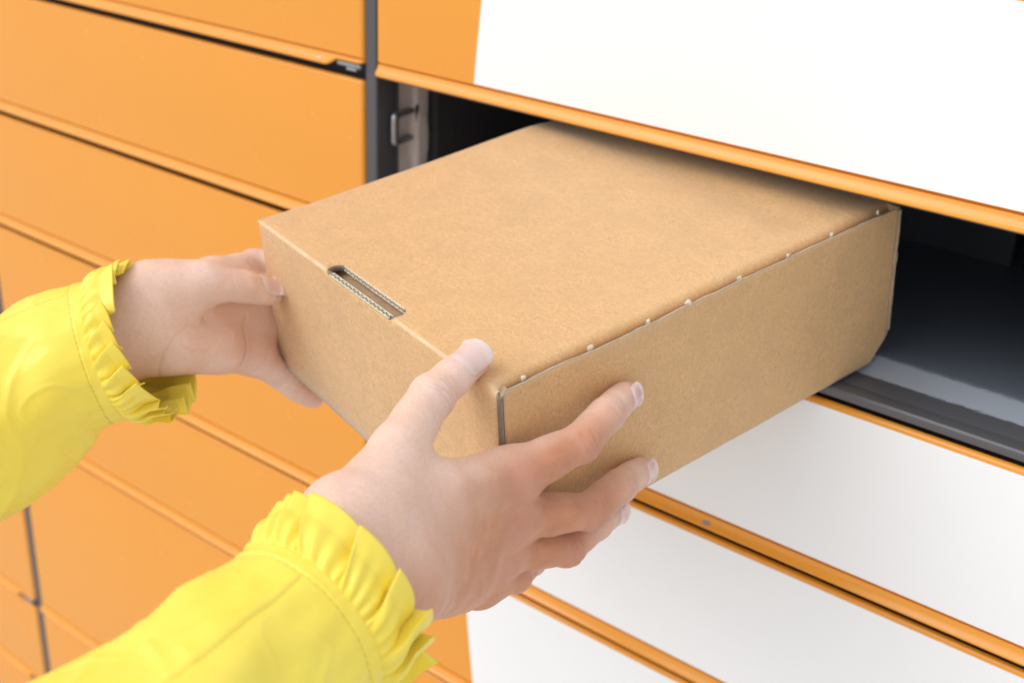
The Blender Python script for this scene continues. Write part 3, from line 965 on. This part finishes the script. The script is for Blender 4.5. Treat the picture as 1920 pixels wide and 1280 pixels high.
def build_hand(H, dorsal_hint, arm_dir, marks, vox):
    """H: finger chains of (x,y,z,r). dorsal_hint: rough direction the back of the hand faces."""
    allp = np.array([p for k in H for p in H[k]])
    lo = allp[:, :3].min(0) - 0.03; hi = allp[:, :3].max(0) + 0.03
    rad, uln = H['rad'][0], H['uln'][0]
    back = np.array(arm_dir) * 0.075
    lo = np.minimum(lo, np.minimum(V3(rad) + back, V3(uln) + back) - 0.02)
    hi = np.maximum(hi, np.maximum(V3(rad) + back, V3(uln) + back) + 0.02)
    F = Field(lo, hi, vox)
    dors = unit(np.array(dorsal_hint, float))
    # palm
    order = ['index', 'middle', 'ring', 'pinky']
    wrist_t = [0.12, 0.38, 0.64, 0.88]
    R0, U0 = V3(rad), V3(uln)
    for f, t in zip(order, wrist_t):
        w0 = R0 * (1 - t) + U0 * t
        m = H[f][0]
        hol = marks.get('hollow', 0.0)
        add_cone(F, w0 + dors * hol * .5, V3(m) + dors * hol, 0.0125 - hol * .5, m[3] * 0.98, 0.014 if not hol else 0.010)
        mid = w0 * 0.45 + V3(m) * 0.55
        if not hol:
            add_cone(F, mid - dors * 0.005, V3(m) - dors * 0.005, 0.0105, m[3] * .92, 0.010)
        else:
            add_cone(F, w0 * .2 + V3(m) * .8, m, m[3] * .85, m[3] * .96, 0.008)
    for f, g_ in zip(order, order[1:]):
        add_cone(F, V3(H[f][0]) - dors * .001, V3(H[g_][0]) - dors * .001, H[f][0][3] * .9, H[g_][0][3] * .9, 0.008)
    for c in marks.get('cones', []):
        add_cone(F, c[0], c[1], c[2], c[3], c[4])
    # forearm
    wc = (R0 + U0) / 2
    for c, r in ((R0, rad[3]), (U0, uln[3]), (wc, 0.0155)):
        add_cone(F, c, marks['elbow'] + (c - wc) * 0.55, r, r * 1.02, 0.016)
    # hypothenar and thenar pads
    m = V3(H['pinky'][0])
    add_cone(F, U0 * .8 + m * .2 - dors * .006, U0 * .35 + m * .65 - dors * .006, 0.0125, 0.0105, 0.012)
    th = H['thumb']
    add_cone(F, R0 * .75 + V3(th[0]) * .25, th[0], 0.0125, th[0][3], 0.014)
    palm = F.d.copy()
    # thumb metacarpal + web
    add_cone(F, th[0], th[1], th[0][3], th[1][3], 0.012)
    im = V3(H['index'][0])
    for s, r, kk in marks['web']:
        add_cone(F, V3(th[0]) * (1 - s) + V3(th[1]) * s, (R0 * (1 - s) + im * s), r, r, kk)
    # fingers: each chain on its own, then joined to the palm softly and to each other crisply
    base = F.d.copy()
    fing = np.full_like(base, 0.05)
    for f in order + ['thumb']:
        F.d = np.full_like(base, 0.05)
        ch = H[f]
        for i in range(len(ch) - 1):
            if f == 'thumb' and i == 0: continue
            a, b = ch[i], ch[i + 1]
            mid = (V3(a) + V3(b)) / 2
            rm = (a[3] + b[3]) / 2 * (0.965 if i else 1.0)
            add_cone(F, a, mid, a[3], rm, 0.003); add_cone(F, mid, b, rm, b[3], 0.003)
            # fleshy pad on the palm side of each phalanx
            add_cone(F, V3(a) * .7 + V3(b) * .3 - dors * .0012, V3(a) * .3 + V3(b) * .7 - dors * .0012, rm * .93, rm * .93, 0.003)
        # rounded tip
        t_ = unit(V3(ch[-1]) - V3(ch[-2]))
        add_cone(F, ch[-1], V3(ch[-1]) + t_ * 0.0022, ch[-1][3], ch[-1][3] * .86, 0.002)
        fing = smin(fing, F.d, 0.0012) if f != 'thumb' else np.minimum(fing, F.d)
    F.d = smin(base, fing, 0.0065)
    # webs between the fingers
    for f, g_ in zip(order, order[1:]):
        s = marks.get('fweb', 0.30)
        a = V3(H[f][0]) * (1 - s) + V3(H[f][1]) * s; b = V3(H[g_][0]) * (1 - s) + V3(H[g_][1]) * s
        add_cone(F, a - dors * .001, b - dors * .001, 0.0066, 0.0062, 0.006)
    # knuckles
    for f in order:
        m = H[f][0]
        add_cone(F, V3(m) + dors * m[3] * .35, V3(m) + dors * m[3] * .36, m[3] * .74, m[3] * .74, 0.007)
    for f in order + ['thumb']:
        for i in ((1, 2) if f != 'thumb' else (2,)):
            if i >= len(H[f]) - 0: continue
            m = H[f][i]
            add_cone(F, V3(m) + dors * m[3] * .12, V3(m) + dors * m[3] * .13, m[3] * .93, m[3] * .93, 0.004)
    pass
    # creases
    F.cre = []; todo = []
    for f, i, side_, n_, amp in marks['creases']:
        p = H[f][i]; q = H[f][i - 1]
        ax = unit(V3(p) - V3(q))
        if i + 1 < len(H[f]): ax = unit(ax + unit(V3(H[f][i + 1]) - V3(p)))
        up = dors * side_; up = unit(up - ax * (up @ ax)); lat = np.cross(ax, up)
        r = p[3]
        for j in range(n_):
            sh = (j - (n_ - 1) / 2) * 0.0021
            span = 0.95 - 0.18 * abs(j - (n_ - 1) / 2)
            pl = []
            for a in np.linspace(-span, span, 9):
                wob = 0.0004 * math.sin(5 * a + j * 2.1)
                pl.append(V3(p) + ax * (sh + wob + 0.0012 * (a * a) * (1 if j > (n_ - 1) / 2 else -1)) + (up * math.cos(a) + lat * math.sin(a)) * r * 1.02)
            pl = settle(F, np.array(pl)); todo.append((pl, amp))
    for pl, amp in todo:
        groove(F, list(pl), 0.0007, amp)
        F.cre.append((pl, amp / 0.0007))
    for pl, w_, dp_ in marks.get('lines', []):
        Q = np.array(pl, float)
        Q = np.concatenate([Q[i] + (Q[i + 1] - Q[i]) * np.linspace(0, 1, 6)[:-1, None] for i in range(len(Q) - 1)] + [Q[-1:]])
        Q = settle(F, Q)
        groove(F, list(Q), w_, dp_)
        F.cre.append((Q, dp_ / 0.0016))
    return F, dors

def hand_object(F, name, H, dors, reds):
    V, Q = surface_nets(F)
    # pull vertices onto the iso-surface
    for _ in range(2):
        e = F.h
        g_ = np.stack([sample(F, V + np.array(o) * e) - sample(F, V - np.array(o) * e) for o in ((1, 0, 0), (0, 1, 0), (0, 0, 1))], 1)
        g_ /= np.maximum(1e-9, np.linalg.norm(g_, axis=1, keepdims=True))
        V = V - g_ * (sample(F, V) * 0.8)[:, None]
    me = bpy.data.meshes.new(name)
    me.vertices.add(len(V)); me.vertices.foreach_set('co', (V - np.array(PO)).astype(np.float32).ravel())
    me.loops.add(Q.size); me.loops.foreach_set('vertex_index', Q.astype(np.int32).ravel())
    me.polygons.add(len(Q)); me.polygons.foreach_set('loop_start', np.arange(0, Q.size, 4, dtype=np.int32))
    me.update(calc_edges=True); me.validate()
    bm_ = bmesh.new(); bm_.from_mesh(me)
    bmesh.ops.smooth_vert(bm_, verts=bm_.verts[:], factor=0.35, use_axis_x=True, use_axis_y=True, use_axis_z=True)
    bmesh.ops.recalc_face_normals(bm_, faces=bm_.faces[:])
    bm_.to_mesh(me); bm_.free()
    me.polygons.foreach_set('use_smooth', [True] * len(me.polygons))
    nn = np.zeros(len(V) * 3, np.float32); me.vertices.foreach_get('normal', nn); nn = nn.reshape(-1, 3)
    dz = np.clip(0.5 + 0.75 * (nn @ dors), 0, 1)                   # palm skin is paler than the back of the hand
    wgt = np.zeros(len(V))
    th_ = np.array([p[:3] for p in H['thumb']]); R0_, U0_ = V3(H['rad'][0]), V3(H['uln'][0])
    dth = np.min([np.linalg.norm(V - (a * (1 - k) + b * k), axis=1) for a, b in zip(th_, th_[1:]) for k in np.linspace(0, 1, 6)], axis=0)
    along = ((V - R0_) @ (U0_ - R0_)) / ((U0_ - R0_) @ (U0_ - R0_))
    wgt = np.clip((dth - 0.009) / 0.042, 0, 1) * np.clip(0.34 + 0.75 * along, 0.10, 1)  # painted shade: skin darkens toward the little-finger side, stays pale round the thumb
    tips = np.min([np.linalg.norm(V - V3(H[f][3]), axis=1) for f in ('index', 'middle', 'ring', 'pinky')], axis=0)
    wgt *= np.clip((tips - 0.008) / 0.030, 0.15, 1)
    at = me.attributes.new('dorsal_shade', 'FLOAT', 'POINT')
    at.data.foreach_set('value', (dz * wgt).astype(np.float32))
    red = np.zeros(len(V))
    for c, r, a in reds:
        red = np.maximum(red, a * np.exp(-(np.linalg.norm(V - np.array(c), axis=1) / r) ** 2))
    at = me.attributes.new('redness', 'FLOAT', 'POINT')
    at.data.foreach_set('value', red.astype(np.float32))
    cr_ = np.zeros(len(V))
    for pl, a in F.cre:
        near = np.where(np.linalg.norm(V - pl.mean(0), axis=1) < 0.03)[0]
        if not len(near): continue
        dd = np.full(len(near), 1.0)
        for p, q in zip(pl, pl[1:]):
            ab = q - p; t = np.clip(((V[near] - p) @ ab) / max(1e-12, ab @ ab), 0, 1)
            dd = np.minimum(dd, np.linalg.norm(V[near] - p - t[:, None] * ab, axis=1))
        cr_[near] = np.maximum(cr_[near], min(1, a) * np.exp(-(dd / 0.00055) ** 2))
    at = me.attributes.new('crease', 'FLOAT', 'POINT')
    at.data.foreach_set('value', cr_.astype(np.float32))
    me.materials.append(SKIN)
    o = bpy.data.objects.new(name, me); COL.objects.link(o); o.parent = person
    return o

def nail(F, tip, prev, r, up, hand, width=None, length=None, ext=0.0016):
    """nail plate lying on the finger-tip surface"""
    t = unit(V3(tip) - V3(prev)); up = np.array(up, float); up = unit(up - t * (up @ t)); lat = np.cross(t, up)
    W_ = (width or r * 1.42) / 2; L0 = (length or r * 1.75)
    nu, nv = 15, 18
    c0 = V3(tip) + t * (r * 0.93 - L0)
    pts = []; vv = []
    for j in range(nv):
        v_ = j / (nv - 1)
        for i in range(nu):
            u_ = -1 + 2 * i / (nu - 1)
            wv = W_ * (0.90 + 0.12 * math.sin(math.pi * min(1, v_ * 1.1)))
            # rounded base and rounded free edge
            vb = v_
            vpos = v_ * (L0 + ext)
            vpos += 0.62 * W_ * (u_ * u_) * (1 - v_) ** 2 * 1.0
            vpos -= 0.42 * W_ * (u_ ** 2) * v_ ** 3
            ang = u_ * 0.92
            p = c0 + t * vpos + lat * (wv * math.sin(ang) / math.sin(0.92))
            pts.append((p, ang, v_)); vv.append(v_)
    Pn = np.array([p for p, _, _ in pts]); an = np.array([a for _, a, _ in pts]); vvv = np.array([v_ for _, _, v_ in pts])
    # drop from above along -up (fanning a little) onto the skin
    dirs = up[None] * np.cos(an * .55)[:, None] + lat[None] * np.sin(an * .55)[:, None]
    hgt = np.full(len(Pn), r * 1.6)
    for _ in range(60):
        s_ = sample(F, Pn + dirs * hgt[:, None])
        hgt = np.maximum(hgt - np.clip(s_ * .7, -.001, .001), -r)
    flat = np.sqrt(np.maximum(0, r * r - (r * 0.86 * np.sin(an)) ** 2))
    ref = np.median(hgt[(np.abs(an) < .2) & (vvv > .2) & (vvv < .6)])
    arch = ref - r * 0.95 * (1 - np.cos(an * .95))
    lim = np.where(vvv > .72, arch - 0.0012 * ((vvv - .72) / .28) ** 2, hgt)
    bl_ = np.clip((vvv - .35) / .3, 0, 1)
    hh = np.where(vvv > .72, np.maximum(lim, np.minimum(hgt, arch)), hgt * (1 - bl_) + bl_ * (0.5 * hgt + .5 * arch))
    lift = 0.00030 + 0.00020 * vvv - 0.00035 * np.clip((np.abs(an) - .75) / .17, 0, 1) - 0.0009 * np.clip((.16 - vvv) / .16, 0, 1)
    Pw = Pn + dirs * (hh + lift)[:, None] - np.array(PO)
    o = link_mesh('fingernail', Pw, grid_faces(nv, nu), NAIL, hand)
    at = o.data.attributes.new('nail_v', 'FLOAT', 'POINT'); at.data.foreach_set('value', vvv.astype(np.float32))
    n = Vector()
    for p in o.data.polygons: n += p.normal
    if n.dot(Vector(up)) < 0: o.data.flip_normals()
    # the fold of skin round the nail reads a little darker
    G = (Pw).reshape(nv, nu, 3); jb = 3
    rim = np.concatenate([G[jb:int(nv * .8), 0][::-1], G[jb, :], G[jb:int(nv * .8), -1]])
    hv = np.zeros(len(hand.data.vertices) * 3, np.float32); hand.data.vertices.foreach_get('co', hv); hv = hv.reshape(-1, 3)
    near = np.where(np.linalg.norm(hv - rim.mean(0), axis=1) < 0.02)[0]
    dd = np.full(len(near), 1.0)
    for p, q in zip(rim, rim[1:]):
        ab = q - p; tt = np.clip(((hv[near] - p) @ ab) / max(1e-12, ab @ ab), 0, 1)
        dd = np.minimum(dd, np.linalg.norm(hv[near] - p - tt[:, None] * ab, axis=1))
    cv_ = np.zeros(len(hv), np.float32); hand.data.attributes['crease'].data.foreach_get('value', cv_)
    cv_[near] = np.maximum(cv_[near], 0.55 * np.exp(-(dd / 0.0006) ** 2)); hand.data.attributes['crease'].data.foreach_set('value', cv_)
    md = o.modifiers.new('thickness', 'SOLIDIFY'); md.thickness = 0.00045; md.offset = -1
    md2 = o.modifiers.new('smooth', 'SUBSURF'); md2.levels = 1; md2.render_levels = 1
    return o

crv, cdv, cfv = (np.array(v) for v in CAM['R'])
boxR = np.array(BOX['R'])
# near hand (right)
d_near = -cfv * 0.78 + crv * 0.22 + cdv * 0.25 + boxR[:, 0] * 0.35
arm_near = unit(V3(RS[3]) - V3(RS[0]))
marksR = dict(
    elbow=V3(RS[3]),
    web=[(0.50, .0095, .012), (0.70, .0068, .008)],
    fweb=0.16,
    creases=[('index', 1, 1, 3, .0006), ('middle', 1, 1, 3, .0006), ('ring', 1, 1, 3, .0006), ('index', 2, 1, 2, .0003), ('middle', 2, 1, 2, .0003), ('thumb', 2, 1, 4, .0004)],
)
FR, dR = build_hand(RH, d_near, arm_near, marksR, VOX)
redsR = [(V3(RH[f][0]) + dR * .008, 0.012, .62) for f in ('index', 'middle', 'ring')] + [(V3(RH[f][1]) + dR * .006, .0085, .46) for f in ('index', 'middle', 'ring')] + \
        [(V3(RH[f][3]), .0095, .55) for f in ('index', 'middle', 'ring', 'thumb')] + [(V3(RH['pinky'][1]), .012, .45)]
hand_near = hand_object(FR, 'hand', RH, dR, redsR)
upR = -cfv * 0.55 + boxR[:, 0] * 0.6
for f in ('index', 'middle', 'ring'):
    nail(FR, RH[f][3], RH[f][2], RH[f][3][3], boxR[:, 0] * .9 + boxR[:, 2] * .12, hand_near)
nail(FR, RH['pinky'][3], RH['pinky'][2], RH['pinky'][3][3], boxR[:, 0], hand_near)
nail(FR, RH['thumb'][3], RH['thumb'][2], RH['thumb'][3][3], boxR[:, 2] * .9 - cfv * .30 + crv * .30 + cdv * .1, hand_near, width=.0114, length=.0190, ext=.0010)

# far hand (left)
d_far = cfv * 0.82 - crv * 0.12 + cdv * 0.1 - boxR[:, 0] * .3
arm_far = unit(V3(LS[3]) - V3(LS[0]))
marksL = dict(
    elbow=V3(LS[3]), cones=[(np.array(a), np.array(b), ra, rb, k) for a, b, ra, rb, k in LCONES],
    web=[(0.55, .0095, .012), (0.85, .0065, .010)],
    fweb=0.25, hollow=0.0012,
    lines=[(l, w_, d_) for l, w_, d_ in LLINES],
    creases=[('pinky', 1, -1, 2, .0004), ('pinky', 2, -1, 2, .0003)],
)
FL, dL = build_hand(LH, d_far, arm_far, marksL, 0.0008)
redsL = [(V3(LH['thumb'][3]), .009, .4), (V3(LH['pinky'][3]), .01, .45), (V3(LH['pinky'][0]) - dL * .01, .018, .25), (V3(LH['thumb'][2]), .008, .15)]
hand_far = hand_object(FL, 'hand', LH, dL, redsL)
nail(FL, LH['thumb'][3], LH['thumb'][2], LH['thumb'][3][3], -cdv * .72 - cfv * .70 + crv * .05, hand_far, width=.0108, length=.0180, ext=.0010)
for f in ('index', 'middle', 'ring'):
    nail(FL, LH[f][3], LH[f][2], LH[f][3][3], -boxR[:, 0] if f != 'pinky' else -boxR[:, 2], hand_far)

# ------------------------------------------------------------------ sleeves
def spline(pts, n):
    """Catmull-Rom through rows of numbers"""
    A = np.array(pts, float)
    A = np.vstack([2 * A[0] - A[1], A, 2 * A[-1] - A[-2]])
    # arc-length parameter
    out = []
    m = len(A) - 3
    for i in range(n):
        s = m * i / (n - 1); k = min(int(s), m - 1); t = s - k
        p0, p1, p2, p3 = A[k], A[k + 1], A[k + 2], A[k + 3]
        out.append(0.5 * ((2 * p1) + (-p0 + p2) * t + (2 * p0 - 5 * p1 + 4 * p2 - p3) * t * t + (-p0 + 3 * p1 - 3 * p2 + p3) * t ** 3))
    return np.array(out)

def smoothA(t):
    t = np.clip(t, 0, 1)
    return t * t * (3 - 2 * t)

def build_sleeve(S, ref, seed, pleats, seam_ang, ell, folds, ruf):
    """S[0] free edge of the ruffle, S[1] gathering seam, S[2:] sleeve going up the arm"""
    e0 = np.array(ref, float)
    full = spline(S, 300)
    i1 = int(round(299 / (len(S) - 1)))
    body = full[i1:]
    C = body[:, :3]; rad = body[:, 3]
    T = np.gradient(C, axis=0); T /= np.linalg.norm(T, axis=1, keepdims=True)
    nth = 240
    arc = np.concatenate([[0], np.cumsum(np.linalg.norm(np.diff(C, axis=0), axis=1))])
    th = np.linspace(0, 2 * np.pi, nth, endpoint=False)
    t_ = T[0]; a1 = unit(e0 - t_ * (e0 @ t_)); a2 = np.cross(t_, a1)
    seam_ang = math.atan2(float(-cfv @ a2), float(-cfv @ a1)) + seam_ang
    verts = []; st = []
    for i in range(len(C)):
        t = T[i]; e1 = unit(e0 - t * (e0 @ t)); e2 = np.cross(t, e1)
        s = arc[i]
        r = rad[i] * np.ones(nth)
        dr = np.zeros(nth)
        for (amp, fa, fs, ph, s0, s1) in folds:
            env = smooth01((s - s0) / .02) * smooth01((s1 - s) / .03)
            dr += env * amp * np.sin(fa * th + fs * s + ph + 0.7 * np.sin(2 * th + 30 * s))
        for j in range(nth):
            q = Vector((math.cos(th[j]) * 1.1 + seed, math.sin(th[j]) * 1.1, s * 14))
            dr[j] += 0.0024 * noise.noise(q * 1.4) * smooth01(s / .03) + 0.0011 * noise.noise(q * 3.7) * smooth01(s / .01)
            rg = noise.noise(Vector((th[j] * 0.9 + s * 22 + seed, s * 9 - th[j] * .4, seed)))
            dr[j] += 0.0015 * (max(0, 1 - abs(rg) * 6) ** 2) * smooth01((s - .012) / .03) * (0.4 + noise.noise(q * .8))
            rg2 = noise.noise(Vector((th[j] * 1.3 - s * 30 + seed * 2, s * 14 + th[j] * .8, seed + 5)))
            dr[j] += 0.0010 * (max(0, 1 - abs(rg2) * 8) ** 2) * smooth01((s - .010) / .02) * (0.5 + noise.noise(q * 1.1))
            # puckers radiating from the hem
            dr[j] += 0.0005 * math.exp(-s / 0.012) * noise.noise(Vector((th[j] * 9, seed * 3, s * 30)))
        # hem band: stitched 9 mm from the gather seam
        hem = 0.0006 * (1 - smooth01((s - 0.0092) / .0006))
        hem -= 0.0009 * math.exp(-((s - 0.0088) / 0.0006) ** 2)
        hem -= 0.0006 * math.exp(-(s / 0.0010) ** 2)
        dl = (th - seam_ang + np.pi) % (2 * np.pi) - np.pi
        ls = -0.0006 * np.exp(-(dl * rad[i] / 0.0006) ** 2) * smooth01((s - .009) / .002) + 0.0004 * np.where(dl > 0, 1, 0) * np.exp(-(dl * rad[i] / .006) ** 2) * smooth01((s - .009) / .002)
        rr = r + dr + hem + ls
        P_ = C[i][None] + rr[:, None] * (np.cos(th)[:, None] * e1[None] * ell + np.sin(th)[:, None] * e2[None])
        verts.append(P_)
        dash = 0.5 + 0.5 * np.sign(np.sin(th * rad[i] / 0.0016 * 2 * np.pi / 2))
        a_ = 0.55 * math.exp(-((s - 0.0088) / 0.0004) ** 2) * dash
        b_ = 0.42 * np.exp(-(dl * rad[i] / 0.0004) ** 2) * (0.5 + 0.5 * math.sin(s / 0.0011 * np.pi)) * smooth01((s - .009) / .001)
        st.append(np.maximum(a_, b_))
    V = np.concatenate(verts) - np.array(PO)
    faces = []
    n_s = len(C)
    for i in range(n_s - 1):
        for j in range(nth):
            j2 = (j + 1) % nth
            faces.append((i * nth + j, i * nth + j2, (i + 1) * nth + j2, (i + 1) * nth + j))
    sl = link_mesh('sleeve', V, faces, FABRIC, person)
    at = sl.data.attributes.new('stitch', 'FLOAT', 'POINT'); at.data.foreach_set('value', np.concatenate(st).astype(np.float32))
    md = sl.modifiers.new('thickness', 'SOLIDIFY'); md.thickness = 0.0008; md.offset = -1
    # ruffle: pleats grow towards the free edge
    c1 = np.array(S[1][:3]); r1 = S[1][3]; c0 = np.array(S[0][:3]); r0 = S[0][3]
    c1 = C[0]; r1 = rad[0]; ta = T[0]; tb = unit(unit(unit(c1 - c0) * 1.5 + ta) + cdv * ruf.get('tilt', 0) + cfv * ruf.get('away', 0))
    NU, NV = 900, 26
    rs = np.random.default_rng(seed)
    ph = np.cumsum(0.45 + 1.1 * rs.random(pleats)); ph = ph / ph[-1]
    edges_ = np.concatenate([[0], ph])
    ampl = 0.65 + 0.7 * rs.random(pleats)
    lenv = 1 + 0.05 * rs.standard_normal(pleats)
    u = np.linspace(0, 1, NU, endpoint=False)
    k = np.clip(np.searchsorted(edges_, u, side='right') - 1, 0, pleats - 1)
    loc_ = (u - edges_[k]) / (edges_[k + 1] - edges_[k])
    A_ = ampl[k]
    # pleat in cross-section: long outer face, sharp return tucked under the neighbour
    tang = np.where(loc_ < .74, loc_ / .74 * (1 + ruf['tuck']) , (1 + ruf['tuck']) - ruf['tuck'] * (loc_ - .74) / .26) - loc_
    radp = np.where(loc_ < .74, np.minimum(1, loc_ / .74) ** 0.8, 1 - smoothA((loc_ - .74) / .26))
    radp = radp - 0.5
    wid = (edges_[k + 1] - edges_[k]) * 2 * np.pi
    vs = []
    for j in range(NV):
        v_ = j / (NV - 1)
        g_ = v_ ** 0.75
        th_ = 2 * np.pi * u + tang * wid * g_ + ruf.get('twist', 0) * v_
        t = unit(ta * (1 - v_) + tb * v_); e1 = unit(e0 - t * (e0 @ t)); e2 = np.cross(t, e1)
        cc = (c1 + ta * .0014) * (1 - v_) + c0 * v_
        rr = (r1 - 0.0002) * (1 - v_) + r0 * v_
        amp = ruf['amp'] * A_ * g_
        gath = 0.0010 * np.sin(2 * np.pi * u * pleats * 3.0 + 2.0 * np.sin(2 * np.pi * u * 5)) * (1 - v_) ** 1.5 * min(1, v_ * 10)
        rad_ = rr + radp * amp * 2 + gath + 0.0020 * math.sin(math.pi * min(1, v_ * 1.6))
        back = (lenv[k] - 1) * 0.03 * v_ - 0.0012 * v_ * np.sin(np.pi * np.clip(loc_ / .74, 0, 1))
        P_ = cc[None] + t[None] * back[:, None] + rad_[:, None] * (np.cos(th_)[:, None] * e1[None] * ell + np.sin(th_)[:, None] * e2[None])
        vs.append(P_)
    V = np.stack(vs, 1).reshape(-1, 3) - np.array(PO)
    rf = link_mesh('ruffle_cuff', V, grid_faces(NU, NV, True), FABRIC, sl)
    md = rf.modifiers.new('thickness', 'SOLIDIFY'); md.thickness = 0.0006; md.offset = 0
    return sl

SEAM_A, SEAM_B = R_(30), R_(58)
build_sleeve(RS, -cdv, 3, 17, SEAM_A, 1.0,
             [(0.0022, 3, 60, 0.3, 0.03, 0.5), (0.0016, 5, -40, 1.0, 0.02, 0.5)], dict(amp=0.0052, tuck=0.42))
build_sleeve(LS, -cdv, 8, 17, SEAM_B, 1.0,
             [(0.0024, 3, 55, 1.3, 0.02, 0.5), (0.0016, 5, -45, 0.2, 0.02, 0.5)], dict(amp=0.0044, tuck=0.45, tilt=0.07, away=0.095))
